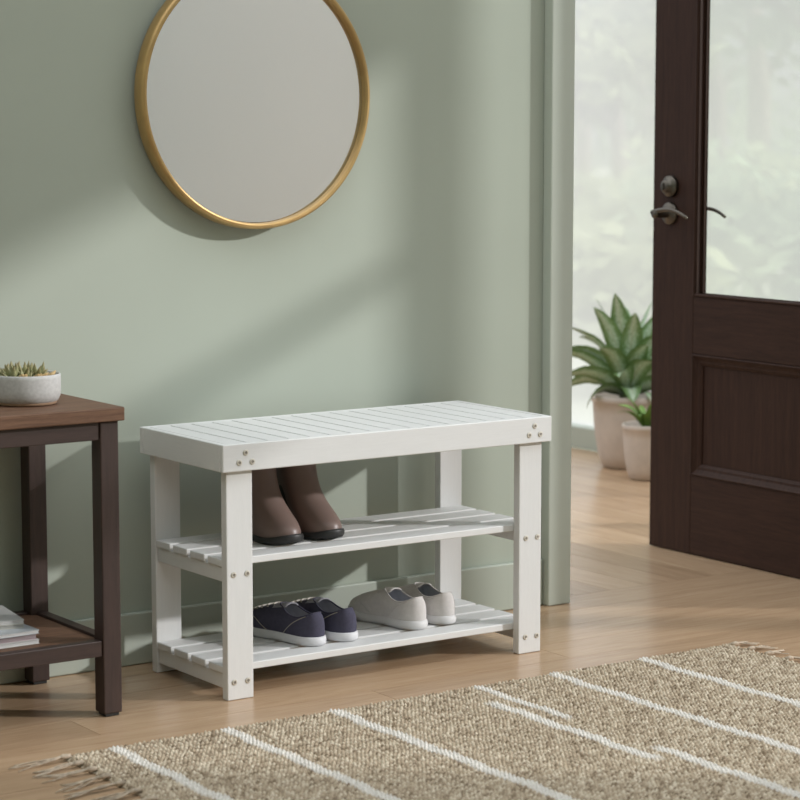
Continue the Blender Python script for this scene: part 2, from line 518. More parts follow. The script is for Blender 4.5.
# hardware
def hardware(side):
    s = -1 if side == 'in' else 1
    xf = 0 if side == 'in' else DT
    hy, hz = .330, .786
    def disc(bm, y, z, prof):
        t_ = bmesh.new()
        rr = add_lathe(t_, prof, 40)
        rot = Matrix.Rotation(s * PI / 2, 4, 'Y')
        t_.transform(Matrix.Translation((xf, y + .42, z)) @ rot)
        merge(bm, t_)
    h = bmesh.new()
    disc(h, hy, hz, [(0, .0003), (.026, .0003), (.026, .006), (.023, .009), (.012, .011), (.010, .014), (.009, .045), (.011, .050), (0, .052)])
    hd = link_mesh('lever_handle', h, M['bronze'], d, True)
    lv = bmesh.new()
    pts, rads = [], []
    for k in range(15):
        u = k / 14
        pts.append((xf + s * (.046 - .004 * u), hy + .42 + .012 - .115 * u, hz + .002 + .010 * math.sin(u * PI * .9) - .012 * u ** 3))
        rads.append(.006 - .0025 * u)
    add_tube(lv, pts, rads, 12)
    link_mesh('lever', lv, M['bronze'], hd, True)
    b = bmesh.new()
    disc(b, hy - .002, hz + .062, [(0, .0003), (.025, .0003), (.025, .008), (.022, .012), (.015, .013), (.0145, .022), (.012, .0245), (0, .0245)])
    bb = link_mesh('deadbolt', b, M['bronze'], d, True)
    k_ = bmesh.new()
    add_box(k_, xf + s * .0247 - .0035, xf + s * .0247 + .0035, hy - .0035 + .42, hy - .0005 + .42, hz + .054, hz + .070, .001)
    link_mesh('thumb_turn', k_, M['bronze'], bb)
hardware('in'); hardware('out')
bm = bmesh.new()
for z in (.22, 1.0, 1.8):
    add_tube(bm, [(DT + .006, -.006, z - .045), (DT + .006, -.006, z + .045)], .006, 12)
link_mesh('hinge', bm, M['bronze'], d)
# door jamb post on the entry wall
bm = bmesh.new()
add_box(bm, 1.645, 1.6515, -.545, -.43, .0005, 2.2, .001)
struct(link_mesh('trim_2', bm, M['trim']), 'grey green jamb on the hinge side of the door', 'trim')

# ------------------------------------------------------------------ shoe bench
BY = -.356           # front face of the bench
W_, D_, H_ = .711, .298, .450
AT, AH = .0125, .048
bench = thing('shoe_bench', 'white slatted wooden shoe bench with two open shelves', 'bench', (0, BY, 0))
def bpart(name, mat, *a, bev=.0015):
    return box(name, mat, bench, *a, bev=bev)
bpart('apron', M['white'], 0, W_, 0, AT, H_ - AH, H_, bev=.0018)
bpart('apron', M['white'], 0, W_, D_ - AT, D_, H_ - AH, H_, bev=.0018)
bpart('apron', M['white_y'], 0, AT, AT + .0002, D_ - AT - .0002, H_ - AH, H_, bev=.0018)
bpart('apron', M['white_y'], W_ - AT, W_, AT + .0002, D_ - AT - .0002, H_ - AH, H_, bev=.0018)
ns = 16
pitch = (W_ - 2 * AT) / ns
for k in range(ns):
    x0 = AT + k * pitch
    bpart('seat_slat', M['white_y'], x0 + .0021, x0 + pitch - .0021, AT + .0002, D_ - AT - .0002, H_ - .016, H_ - .0004, bev=.0012)
bpart('seat_underlay', M['white'], AT + .001, W_ - AT - .001, AT + .001, D_ - AT - .001, H_ - .021, H_ - .0165, bev=0)
LW, LT, LX = .0521, .018, .0134
for x0 in (LX, W_ - LX - LW):
    for y0 in (AT + .0002, D_ - AT - LT - .0002):
        bpart('leg', M['white_z'], x0, x0 + LW, y0, y0 + LT, .0005, H_ - .0215, bev=.0015)
SY0, SY1 = AT + LT + .001, D_ - AT - LT - .001
SH = {'low': .058, 'mid': .246}
for key, zt in SH.items():
    st = .013
    for x0 in (LX + .004, W_ - LX - .004 - .018):
        bpart('shelf_rail', M['white_y'], x0, x0 + .018, SY0, SY1, zt - st - .027, zt - st - .0002)
    n = 4
    gap = .012
    sw = (SY1 - SY0 - gap * (n - 1)) / n
    for k in range(n):
        y0 = SY0 + k * (sw + gap)
        bpart('shelf_slat', M['white'], LX + .001, W_ - LX - .001, y0, y0 + sw, zt - st, zt, bev=.0018)
def screw(x, z, y):
    bm = bmesh.new()
    add_lathe(bm, [(0, 0), (.0054, 0), (.0054, .0006), (.0048, .0012), (.0026, .0014), (.0021, .0008), (0, .0008)], 20)
    for f in bm.faces:
        if all((v.co.xy.length < .0027) and v.co.z > .0007 for v in f.verts): f.material_index = 1
    bm.transform(Matrix.Translation((x, y, z)) @ Matrix.Rotation(PI / 2, 4, 'X'))
    return link_mesh('screw', bm, [M['screw'], M['screw_slot']], bench)
for cx in (.0455, W_ - .0400):
    for dx, dz in ((0, .434), (-.0130, .4175), (.0130, .4175)):
        screw(cx + dx, dz, -.0001)
    for zz in (.221, .032):
        for dx in (-.0135, .0135):
            screw(cx + dx - (.005 if cx < .3 else -.004), zz, AT + .0001)

# ------------------------------------------------------------------ round mirror
MC, MR = (.2695, 1.0445), .2465
mir = thing('round_mirror', 'large round wall mirror in a thin brass frame above the bench', 'mirror', (MC[0], -.0105, MC[1]))
bm = bmesh.new()
n = 128
prof = [(MR - .016, 0), (MR - .001, 0), (MR, -.002), (MR, -.026), (MR - .003, -.031), (MR - .008, -.032), (MR - .0105, -.030), (MR - .0115, -.026), (MR - .0115, -.012), (MR - .016, -.010)]
rings = [[(r * math.cos(2 * PI * k / n), y, r * math.sin(2 * PI * k / n)) for k in range(n)] for r, y in prof]
rings.append(rings[0])
loft(bm, rings)
bmesh.ops.remove_doubles(bm, verts=bm.verts[:], dist=1e-6)
fr = link_mesh('frame', bm, M['brass'], mir, True)
bm = bmesh.new()
add_lathe(bm, [(0, .0), (MR - .0125, .0), (MR - .0125, .004), (0, .004)], 96)
bm.transform(Matrix.Translation((0, -.0135, 0)) @ Matrix.Rotation(PI / 2, 4, 'X'))
link_mesh('mirror_glass', bm, M['mirror'], mir)
bm = bmesh.new()
add_lathe(bm, [(0, -.0088), (MR - .10, -.0088), (MR - .10, 0), (MR - .017, 0), (MR - .017, .010), (0, .010)], 64)
bm.transform(Matrix.Translation((0, -.001, 0)) @ Matrix.Rotation(PI / 2, 4, 'X'))
link_mesh('backing', bm, M['mirror_back'], mir)

# ------------------------------------------------------------------ side table
TX1, TY0, TY1, TZ = -.174, -.334, -.005, .526
TX0 = -.634
tab = thing('side_table', 'dark wooden side table with a brown top and lower shelf', 'table', (TX1, TY0, 0))
def tpart(name, mat, x0, x1, y0, y1, z0, z1, bev=.0015):
    return box(name, mat, tab, x0 - TX1, x1 - TX1, y0 - TY0, y1 - TY0, z0, z1, bev)
tpart('tabletop', M['table_top'], TX0, TX1, TY0, TY1, TZ - .023, TZ, .002)
LS = .034
lx1, ly0, ly1 = -.1815, -.3245, -.0150
lx0 = TX0 + (TX1 - lx1)
legs = []
for xa in (lx1 - LS, lx0):
    for ya in (ly0, ly1 - LS):
        lg = tpart('leg', M['table_dark'], xa, xa + LS, ya, ya + LS, .006, TZ - .0232, .002)
        bm = bmesh.new()
        add_box(bm, xa + .004 - TX1, xa + LS - .004 - TX1, ya + .004 - TY0, ya + LS - .004 - TY0, .0003, .0062, .001)
        link_mesh('foot_pad', bm, M['boot_sole'], lg)
for ya in (ly0 + .003, ly1 - .023):
    tpart('apron', M['table_dark_x'], lx0 + LS + .0002, lx1 - LS - .0002, ya, ya + .02, TZ - .0545, TZ - .0233)
    tpart('shelf_rail', M['table_dark_x'], lx0 + LS + .0002, lx1 - LS - .0002, ya, ya + .02, .105, .132)
for xa in (lx0 + .003, lx1 - .023):
    tpart('apron', M['table_dark'], xa, xa + .02, ly0 + LS + .0002, ly1 - LS - .0002, TZ - .0545, TZ - .0233)
    tpart('shelf_rail', M['table_dark'], xa, xa + .02, ly0 + LS + .0002, ly1 - LS - .0002, .105, .132)
tpart('shelf_board', M['table_top'], lx0 + .0235, lx1 - .0235, ly0 + .0235, ly1 - .0235, .108, .1275, .001)

# ------------------------------------------------------------------ succulent bowl on the side table
def fat_leaf(bm, uvl, base, az, tilt, L, R, curl=.3):
    """pointed fleshy leaf grown from base"""
    d = Vector((math.cos(az), math.sin(az), 0))
    rings = []; n = 8; m = 7
    p = Vector(base); ang = tilt
    for i in range(m + 1):
        u = i / m
        r = R * (math.sin(PI * min(1, (u * .82 + .18))) ** .8) * (1 - .25 * u)
        if i == m: r = R * .03
        dr = d * math.cos(ang) + Vector((0, 0, 1)) * math.sin(ang)
        sd = Vector((-d.y, d.x, 0)); up = sd.cross(dr) * -1
        rings.append(([p + sd * (r * math.cos(2 * PI * k / n)) + up * (r * .55 * math.sin(2 * PI * k / n)) for k in range(n)], u))
        p = p + dr * (L / m); ang += curl / m
    vr = [[bm.verts.new(q) for q in ring] for ring, u in rings]
    for i in range(m):
        for k in range(n):
            f = bm.faces.new((vr[i][k], vr[i][(k + 1) % n], vr[i + 1][(k + 1) % n], vr[i + 1][k]))
            for l, uu in zip(f.loops, (rings[i][1], rings[i][1], rings[i + 1][1], rings[i + 1][1])):
                l[uvl].uv = (k / n, uu)

bowl = thing('succulent_bowl', 'grey ceramic bowl of small green succulents on the side table', 'potted plant', (-.290, -.203, TZ + .0005))
bm = bmesh.new()
R_ = .0575
bowl.scale = (1, 1, .93)
add_lathe(bm, [(0, .004), (R_ * .86, .004), (R_ * .93, .008), (R_ * .985, .016), (R_, .026), (R_, .048), (R_ * .992, .0535), (R_ * .97, .055), (R_ * .945, .0535), (R_ * .94, .046), (R_ * .93, .030), (0, .026)], 64)
link_mesh('bowl', bm, M['ceramic'], bowl, True)
bm = bmesh.new()
add_lathe(bm, [(0, 0), (R_ * .84, 0), (R_ * .875, .002), (R_ * .89, .0065), (R_ * .84, .0078), (0, .0078)], 64)
link_mesh('bowl_base', bm, M['clay'], bowl, True)
bm = bmesh.new()
rr = random.Random(5)
add_lathe(bm, [(0, .043), (R_ * .3, .044), (R_ * .6, .0435), (R_ * .9, .042), (R_ * .935, .038)], 40)
for v in bm.verts: v.co.z += rr.uniform(-.0008, .0012)
link_mesh('soil', bm, M['soil'], bowl, True)
for (cx, cy, sz, nl) in ((-.004, .004, 1.2, 16), (-.028, -.004, 1.05, 14), (.016, -.008, 1.1, 15), (-.012, .026, 1.15, 14), (.016, .020, 1.0, 10), (-.030, .020, .9, 9), (-.012, -.022, .8, 9)):
    bm = bmesh.new(); uvl = bm.loops.layers.uv.new('leaf')
    for k in range(nl):
        az = k * 2.39996 + rr.random() * .5
        q = k / nl
        fat_leaf(bm, uvl, (cx + .004 * math.cos(az), cy + .004 * math.sin(az), .044), az, .42 + .95 * q + rr.uniform(-.15, .15), (.021 + .009 * q) * sz * rr.uniform(.85, 1.12), .0054 * sz, .3)
    link_mesh('rosette', bm, M['succulent'], bowl, True)
for (cx, cy, az) in ((-.022, -.030, -2.0), (.010, -.034, -1.2), (.030, -.020, -.6), (-.002, -.038, -1.6)):
    bm = bmesh.new(); uvl = bm.loops.layers.uv.new('leaf')
    for dz in (0, .5):
        fat_leaf(bm, uvl, (cx, cy, .047), az + dz, .6, .019, .0078, .3)
    link_mesh('bud', bm, M['succulent_pale'], bowl, True)

# ------------------------------------------------------------------ magazines on the lower shelf of the table
def magazine(x1, y0, z, w, dpt, th, rz, cover, label, pages='paper'):
    """right-front corner at (x1, y0)"""
    t = thing('magazine', label, 'magazine', (x1, y0, z), rz, 'magazines stacked on the side table shelf')
    bm = bmesh.new()
    add_box(bm, -w, 0, 0, dpt, 0, .0007, 0); add_box(bm, -w, 0, 0, dpt, th - .0007, th, 0)
    add_box(bm, -w, -w + .0008, 0, dpt, .0007, th - .0007, 0)
    link_mesh('cover', bm, cover, t)
    bm = bmesh.new()
    nlay = max(3, int(th / .0014))
    for k in range(nlay):
        z0 = .00075 + (th - .0015) * k / nlay
        z1 = .00075 + (th - .0015) * (k + .8) / nlay
        e = rr.uniform(.0004, .0018)
        add_box(bm, -w + .0009, -e, e, dpt - e, z0, z1, 0)
    link_mesh('pages', bm, M[pages], t)
    return t
z = .1279
for (x1, y0, w, dp, th, rz, cv, lb) in (
        (-.3030, -.262, .16, .128, .0072, .02, 'cover_e', 'white magazine lying at the very bottom of the stack'),
        (-.3065, -.260, .16, .127, .0090, -.02, 'cover_d', 'mauve-edged magazine lying second from the bottom of the stack'),
        (-.3025, -.261, .16, .128, .0066, .03, 'cover_c', 'pale blue patterned magazine lying in the middle of the stack'),
        (-.3180, -.235, .15, .128, .0068, -.17, 'cover_b', 'cream magazine lying just under the topmost one of the stack'),
        (-.3165, -.233, .15, .130, .0066, -.15, 'cover_a', 'silver grey magazine lying on top of the stack')):
    magazine(x1, y0, z, w, dp, th, rz, M[cv], lb, {'cover_d': 'paper_mauve', 'cover_b': 'paper_grey'}.get(cv, 'paper'))
    z += th + .0003

# ------------------------------------------------------------------ footwear
def outline(L, W, n, grow=0.0):
    """plan outline, toe at +x; n points starting at the toe tip"""
    pts = []
    for k in range(n):
        th = 2 * PI * k / n
        s = .5 + .5 * math.cos(th)
        sg = 1 if math.sin(th) >= 0 else -1
        if s < .16: w = .80 * math.sqrt(max(0, 1 - ((.16 - s) / .16) ** 2))
        elif s < .42: w = .80 - .04 * math.sin((s - .16) / .26 * PI / 2)
        elif s < .70: w = .76 + .24 * (.5 - .5 * math.cos((s - .42) / .28 * PI))
        else: w = math.sqrt(max(0, 1 - ((s - .70) / .30) ** 2.15))
        bend = .004 * math.sin(s * PI)
        x = s * L; y = sg * w * W / 2 + bend
        x += grow * math.cos(th); y += grow * sg * min(1, abs(math.sin(th)) * 1.3)
        pts.append((x, y))
    return pts

def bez(P, t):
    P = [Vector(p) for p in P]
    while len(P) > 1:
        P = [a.lerp(b, t) for a, b in zip(P, P[1:])]
    return P[0]

def sole(bm, L, W, h, n=56, toe_up=.0, heel=0):
    rings = []
    for g, z in ((-.006, 0), (-.002, .0), (.0018, .0025), (.0026, h * .5), (.0016, h - .002), (-.0005, h), (-.006, h)):
        o = outline(L, W, n, g)
        rings.append([(x, y, z + toe_up * max(0, (x / L - .72) / .28) ** 2) for x, y in o])
    vr = loft(bm, rings)
    bm.faces.new(vr[0][::-1]); bm.faces.new(vr[-1])

def sneaker(name, label, loc, rz, mats, group, slip=False, hk=.90, L=.208, W=.066):
    upper, lining, rub, thread, lace = mats
    t = thing(name, label, 'shoe', loc, rz, group)
    n = 56; hs = .017
    bm = bmesh.new(); sole(bm, L, W, hs, n, .004)
    link_mesh('sole', bm, rub, t, True)
    xo0, xo1, wo = .006, .50 * L, .0235
    def S_(th, tt):
        k = th / (2 * PI) * n
        s = .5 + .5 * math.cos(th)
        B = outline_at(th)
        u = .5 + .5 * math.cos(th)
        tx = xo0 + (xo1 - xo0) * u
        ty = wo * math.copysign(abs(math.sin(th)) ** (.72 if u < .5 else 1.0), math.sin(th)) * (1 - .15 * u) + .003
        dip = math.sin(PI * min(1, u / .8)) if u < .8 else 0
        tz = (.066 - .012 * dip + .005 * max(0, (u - .55) / .45) ** 1.5) * hk
        qz = (.052 + (.043 - .052) * s) * hk
        out = .002
        Q = (B[0] + out * math.cos(th) * (1 if s < .3 else .25), B[1] * 1.03, qz)
        b0 = (B[0], B[1], hs - .001 + .004 * max(0, (s - .72) / .28) ** 2)
        return bez([b0, Q, (tx, ty, tz)], tt)
    ol = outline(L, W, 720, -.0006)
    def outline_at(th): return ol[int(round(th / (2 * PI) * 720)) % 720]
    m = 12
    rings = [[S_(2 * PI * k / n, j / m) for k in range(n)] for j in range(m + 1)]
    # rolled collar and inside
    top = rings[-1]
    cen = Vector((sum(p.x for p in top) / n, sum(p.y for p in top) / n, 0))
    def inset(f, dz): return [Vector((cen.x + (p.x - cen.x) * f, cen.y + (p.y - cen.y) * f, p.z + dz)) for p in top]
    rings.append(inset(.975, .0012))
    rings.append(inset(.945, 0))
    bm = bmesh.new(); loft(bm, rings)
    link_mesh('upper', bm, upper, t, True)
    ins = [inset(.945, 0), inset(.93, -.010), inset(.93, -.025)]
    low = inset(.93, 0)
    ins.append([Vector((p.x, p.y, hs + .004)) for p in low])
    bm = bmesh.new(); vr = loft(bm, ins); bm.faces.new(vr[-1])
    link_mesh('lining', bm, lining, t, True)
    # tongue
    bm = bmesh.new()
    g = []
    for i in range(9):
        u = i / 8
        x = xo1 + .030 - .058 * u
        zz = S_(0, 1 - max(0, (x - xo1)) / (L - xo1) * .7).z + (.001 if x > xo1 else .0005 + .005 * ((xo1 - x) / .028)) - (.006 if i == 0 else 0)
        g.append((x, zz, .0155 + .002 * math.sin(u * PI)))
    for sh in (0,):
        rr_ = []
        for x, zz, hw in g:
            rr_.append([(x, .003 + hw * v, zz - .006 * v * v) for v in (-1, -.6, -.2, .2, .6, 1)] + [(x, .003 + hw * v, zz - .0025 - .006 * v * v) for v in (1, .6, .2, -.2, -.6, -1)])
        vr = loft(bm, rr_)
        bm.faces.new(vr[0][::-1]); bm.faces.new(vr[-1])
    link_mesh('tongue', bm, lining if not slip else upper, t, True)
    # collar binding
    bm = bmesh.new()
    add_tube(bm, [p + Vector((0, 0, .0006)) for p in inset(.972, .0006)], .0014, 6, closed=True)
    link_mesh('collar_binding', bm, thread if slip else upper, t, True)
    if not slip:
        bm = bmesh.new()
        for k in range(5):
            tt = .92 - k * .10
            pts = []
            for j in range(9):
                v = j / 8 * 2 - 1
                th = v * (.50 + .12 * k) * (1 if k else 1)
                th = th % (2 * PI)
                q = S_(th, tt + .06 * (1 - v * v) * 0)
                pts.append(q + Vector((0, 0, .0022)))
            # clip to the middle of the vamp
            pts = [q for q in pts if abs(q.y - .003) < .018]
            if len(pts) > 2: add_tube(bm, pts, .0018, 6)
        link_mesh('laces', bm, lace, t, True)
    for sg in (1, -1):
        pts = []
        for j in range(13):                          # heel counter seam
            u = j / 12
            th = sg * (PI * (.60 + .17 * u)) % (2 * PI)
            p = S_(th, .02 + .95 * math.sin(u * PI / 2) ** 1.2)
            nrm = Vector((0, sg, .15)); pts.append(p + nrm * .0004)
        bm = bmesh.new(); add_tube(bm, pts, .0007, 5)
        link_mesh('stitching', bm, thread, t, True)
        pts = []
        for j in range(13):                          # toe seam
            u = j / 12
            th = sg * (PI * (.47 - .17 * u)) % (2 * PI)
            p = S_(th, .02 + .40 * math.sin(u * PI / 2)); pts.append(p + Vector((0, sg, .3)) * .0004)
        bm = bmesh.new(); add_tube(bm, pts, .0007, 5)
        link_mesh('stitching', bm, thread, t, True)
    return t

navy = (M['navy'], M['navy_lining'], M['rubber_white'], M['thread'], M['lace'])
grey = (M['grey_canvas'], M['grey_lining'], M['grey_rubber'], M['grey_canvas'], M['lace'])
zl = SH['low'] + .0006
A = PI / 2
sneaker('sneaker', 'navy canvas sneaker on the lower shelf, nearer the left front leg', (.240, -.289, zl), A + .16, navy, 'pair of navy lace-up sneakers')
sneaker('sneaker', 'navy canvas sneaker on the lower shelf, right-hand one of its pair', (.3075, -.290, zl), A + .12, navy, 'pair of navy lace-up sneakers')
sneaker('slip_on_shoe', 'light grey canvas shoe on the lower shelf, left-hand one of its pair', (.469, -.281, zl), A + .12, grey, 'pair of light grey canvas shoes', slip=True, L=.200)
sneaker('slip_on_shoe', 'light grey canvas shoe on the lower shelf, nearer the right front leg', (.5385, -.275, zl), A + .08, grey, 'pair of light grey canvas shoes', slip=True, L=.200)

def boot(label, loc, rz):
    t = thing('ankle_boot', label, 'boot', loc, rz, 'pair of brown boots')
    L, W, n, hs = .194, .074, 56, .0115
    bm = bmesh.new()
    rings = []
    def lift(x): return .008 * max(0, (x / L - .70) / .30) ** 2
    for g, z, in ((-.008, 0), (.0005, 0), (.003, .003), (.0036, hs * .6), (.002, hs), (-.002, hs + .0005)):
        o = outline(L, W, n, g)
        rings.append([(x, y, z + (lift(x) if z > 0 else lift(x) * .7) + (.0015 * math.exp(-((x / L - 1.0) / .16) ** 2) if z > hs * .5 else 0)) for x, y in o])
    vr = loft(bm, rings); bm.faces.new(vr[0][::-1]); bm.faces.new(vr[-1])
    link_mesh('sole', bm, M['boot_sole'], t, True)
    ol = outline(L, W, n, -.001)
    m = 18; rings = []
    for j in range(m + 1):
        tt = j / m; ring = []
        for k in range(n):
            th = 2 * PI * k / n; s = .5 + .5 * math.cos(th)
            bx, by = ol[k]
            T = Vector((.030 + .084 * s, .035 * math.sin(th) + .002, .176))
            P1 = Vector((bx + (.002 if s > .5 else -.004), by * 1.05, .056 - .004 * s))
            P2 = Vector((T.x - (.002 * (2 * s - 1) if s > .5 else -.006), T.y * .94, .066 - .012 * s))
            b0 = Vector((bx, by, hs - .001 + lift(bx)))
            ring.append(bez([b0, P1, P2, Vector((T.x - (.006 * (2 * s - 1) if s > .5 else 0), T.y, .110)), T], tt))
        rings.append(ring)
    top = rings[-1]
    c = Vector((sum(p.x for p in top) / n, sum(p.y for p in top) / n, top[0].z))
    for f, dz in ((.96, .001), (.93, -.001)):
        rings.append([c + (p - c) * f + Vector((0, 0, dz)) for p in top])
    bm = bmesh.new(); loft(bm, rings)
    link_mesh('upper', bm, M['boot'], t, True)
    bm = bmesh.new()
    vr = loft(bm, [[c + (p - c) * .93 + Vector((0, 0, -.001)) for p in top], [c + (p - c) * .92 + Vector((0, 0, -.14)) for p in top]])
    bm.faces.new(vr[-1])
    link_mesh('lining', bm, M['boot_sole'], t, True)
    return t
zm = SH['mid'] + .0006
boot('brown leather boot on the upper shelf, half hidden by the left front leg', (.172, -.0925, zm), -A + .08)
boot('brown leather boot on the upper shelf, right-hand one of its pair', (.258, -.0900, zm), -A + .10)

# ------------------------------------------------------------------ rug with stripes and fringe
def build_rug():
    x0, x1, y1, y0 = -.388, 1.018, -.516, -1.75
    st = .0016
    nx = int((x1 - x0) / st); ny = int((y1 - y0) / st)
    X, Y = np.meshgrid(np.linspace(x0, x1, nx), np.linspace(y1, y0, ny))
    rs = np.random.RandomState(4)
    # knots: staggered rows running across the rug
    px, py = .0076, .0056
    wob = .0012 * np.sin(X * 70 + Y * 31) + .0008 * np.sin(X * 23 - Y * 90)
    row = np.floor((Y + wob) / py).astype(int)
    off = (row % 2) * .5 + ((row * 37) % 11) / 11 * .3
    cx = (X + wob * 1.4) / px + off
    ci = np.floor(cx).astype(int)
    fx = cx - ci; fy = (Y + wob) / py - row
    h = (np.sin(np.pi * fx) ** .7) * (np.sin(np.pi * fy) ** .7)
    rid = (ci * 7919 + row * 104729) % 4096
    rv = rs.rand(4096)[rid]; rv2 = rs.rand(4096)[rid]
    Z = .0022 + .0072 * h * (.65 + .35 * rv) + .0008 * rs.randn(*X.shape) * .5
    # stripes run from the bench side towards the viewer
    wv = .0025 * np.sin(Y * 37) + .0015 * np.sin(Y * 91 + 1)
    stripe = np.zeros_like(X)
    for xc, ya, yb, hw in ((-.3039, -3, 0, .0100), (-.0987, -3, 0, .0100), (.114, -3, 0, .011), (.413, -.80, 0, .008), (.366, -1.075, -.62, .0105), (.412, -3, -1.00, .0105), (.5835, -3, 0, .0100), (.7937, -3, 0, .0100)):
        e = np.clip((hw + .002 - np.abs(X + wv - xc)) / .003, 0, 1)
        e *= np.clip((Y - ya) / .02, 0, 1) * np.clip((yb - Y) / .02, 0, 1)
        stripe = np.maximum(stripe, e)
    Z += .0012 * stripe
    base = np.stack([.50 + 0 * X, .42 + 0 * X, .32 + 0 * X], -1)
    cream = np.array([.74, .67, .55]); brown = np.array([.15, .105, .065])
    k1 = np.clip((rv2 - .55) / .45, 0, 1)[..., None]
    k2 = np.clip((.30 - rv2) / .30, 0, 1)[..., None]
    col = base * (1 - k1) + cream * k1
    col = col * (1 - k2 * .8) + brown * k2 * .8
    # shade under and between the loops, painted into the yarn colour
    w = np.clip((.55 - h) / .5, 0, 1)[..., None] * .8
    col = col * (1 - w) + brown * w
    col = col * np.array([.93, .905, .865])
    white = np.array([.74, .71, .66])
    s3 = stripe[..., None]
    s3 = s3 * (.62 + .38 * np.clip(h * 1.6, 0, 1))[..., None]  # painted shade between loops shows through the stripe too
    col = col * (1 - s3) + white * s3 * (.9 + .1 * rv[..., None])
    # soft irregular edges
    Ed = np.minimum.reduce([X - x0, x1 - X, y1 - Y])
    Z *= np.clip(Ed / .006, .25, 1)
    Xo = X + .002 * np.sin(Y * 260) * (np.minimum(X - x0, x1 - X) < .006)
    Yo = Y + .002 * np.sin(X * 240) * ((y1 - Y) < .006)
    V = np.stack([Xo, Yo, Z + .0008], -1).reshape(-1, 3)
    nv = len(V)
    idx = np.arange(nv).reshape(ny, nx)
    q = np.stack([idx[:-1, :-1], idx[1:, :-1], idx[1:, 1:], idx[:-1, 1:]], -1).reshape(-1, 4)
    # skirt and underside
    border = np.concatenate([idx[0, :], idx[1:, -1], idx[-1, -2::-1], idx[-2:0:-1, 0]])
    Vb = V[border].copy(); Vb[:, 2] = .0006
    bi = np.arange(len(border)) + nv
    nb = np.roll(border, -1); nbi = np.roll(bi, -1)
    q2 = np.stack([border, nb, nbi, bi], -1)
    Vall = np.concatenate([V, Vb]); Q = np.concatenate([q, q2])
    me = bpy.data.meshes.new('rug')
    me.vertices.add(len(Vall)); me.vertices.foreach_set('co', Vall.astype(np.float32).ravel())
    me.loops.add(Q.size); me.loops.foreach_set('vertex_index', Q.astype(np.int32).ravel())
    me.polygons.add(len(Q)); me.polygons.foreach_set('loop_start', np.arange(0, Q.size, 4, dtype=np.int32))
    me.update(calc_edges=True)
    at = me.attributes.new('yarn', 'FLOAT_COLOR', 'POINT')
    C4 = np.ones((len(Vall), 4), np.float32); C4[:nv, :3] = col.reshape(-1, 3); C4[nv:, :3] = col.reshape(-1, 3)[border]
    at.data.foreach_set('color', C4.ravel())
    me.polygons.foreach_set('use_smooth', np.ones(len(Q), bool))
    me.materials.append(M['rug'])
    o = bpy.data.objects.new('woven_rug', me); COL.objects.link(o)
    tag(o, 'beige woven jute rug with white stripes and fringed ends', 'rug')
    # fringe
    r = random.Random(11)
    for side in (-1, 1):
        xe = x0 if side < 0 else x1
        y = y1 - .014
        while y > y0 + .02:
            bm = bmesh.new()
            lean = r.uniform(-.012, .010)
            # wrapped knot at the root
            add_tube(bm, [(xe - side * .006, y, .0075), (xe + side * .006, y + lean * .1, .0085), (xe + side * .016, y + lean * .2, .0065)], [.0036, .0042, .0020], 8)
            for s_ in range(6):
                ln = r.uniform(.055, .092)
                if side > 0: ln *= .62
                sp = r.uniform(-.021, .021); w1 = r.uniform(-.005, .005); zl_ = r.uniform(0, .003)
                pts = []
                for j in range(8):
                    u = j / 7
                    pts.append((xe + side * (.008 + ln * u), y + lean * u + sp * u ** 1.3 + w1 * math.sin(u * PI * 2), .0072 * (1 - u) ** 2 + .0022 + zl_ * math.sin(u * PI)))
                add_tube(bm, pts, [.0011] * 7 + [.0007], 5)
            link_mesh('tassel', bm, M['tassel'], o, True)
            y -= r.uniform(.042, .052)
    return o
build_rug()

# ------------------------------------------------------------------ entry plants
def leaf_mesh(bm, uvl, base, az, e0, e1, L, wid, fold=.25, nseg=12, twist=0, roll=0):
    """broad pointed leaf: leaves base at elevation e0 and ends at elevation e1"""
    d = Vector((math.cos(az), math.sin(az), 0)); sd0 = Vector((-d.y, d.x, 0))
    p = Vector(base)
    rows = []
    for i in range(nseg + 1):
        u = i / nseg
        el = e0 + (e1 - e0) * u ** 1.2
        dr = d * math.cos(el) + Vector((0, 0, 1)) * math.sin(el)
        up = sd0.cross(dr) * -1
        tw = roll + twist * u
        sd = sd0 * math.cos(tw) + up * math.sin(tw); up = up * math.cos(tw) - sd0 * math.sin(tw)
        w = wid * (max(0.0, math.sin(PI * u ** .8)) ** .75) * (1 if u < 1 else 0) + .0006
        row = []
        for v in (-1, -.5, 0, .5, 1):
            row.append((p + sd * (w * v) + up * (fold * w * abs(v) + .06 * w * math.sin(u * 22) * abs(v)), ((v + 1) / 2, u)))
        rows.append(row)
        p = p + dr * (L / nseg)
    vv = [[bm.verts.new(q) for q, _ in r] for r in rows]
    for i in range(nseg):
        for j in range(4):
            f = bm.faces.new((vv[i][j], vv[i][j + 1], vv[i + 1][j + 1], vv[i + 1][j]))
            for l, uvq in zip(f.loops, (rows[i][j][1], rows[i][j + 1][1], rows[i + 1][j + 1][1], rows[i + 1][j][1])):
                l[uvl].uv = uvq

def pot_part(parent, R, H, rim, soil_z):
    bm = bmesh.new()
    add_lathe(bm, [(0, 0), (R * .60, 0), (R * .68, .004), (R * .80, H * .18), (R * .90, H * .45), (R * .955, H * .75), (R * .965, H - rim), (R, H - rim + .002), (R * 1.01, H - rim * .5), (R, H - .002), (R * .96, H), (R * .90, H - .003), (R * .89, H - .03), (0, H - .034)], 64)
    pt = link_mesh('pot', bm, M['stone_pot'], parent, True)
    bm = bmesh.new()
    add_lathe(bm, [(0, soil_z + .004), (R * .5, soil_z + .002), (R * .88, soil_z)], 40)
    q = random.Random(2)
    for v in bm.verts: v.co.z += q.uniform(-.002, .002)
    link_mesh('soil', bm, M['soil'], parent, True)

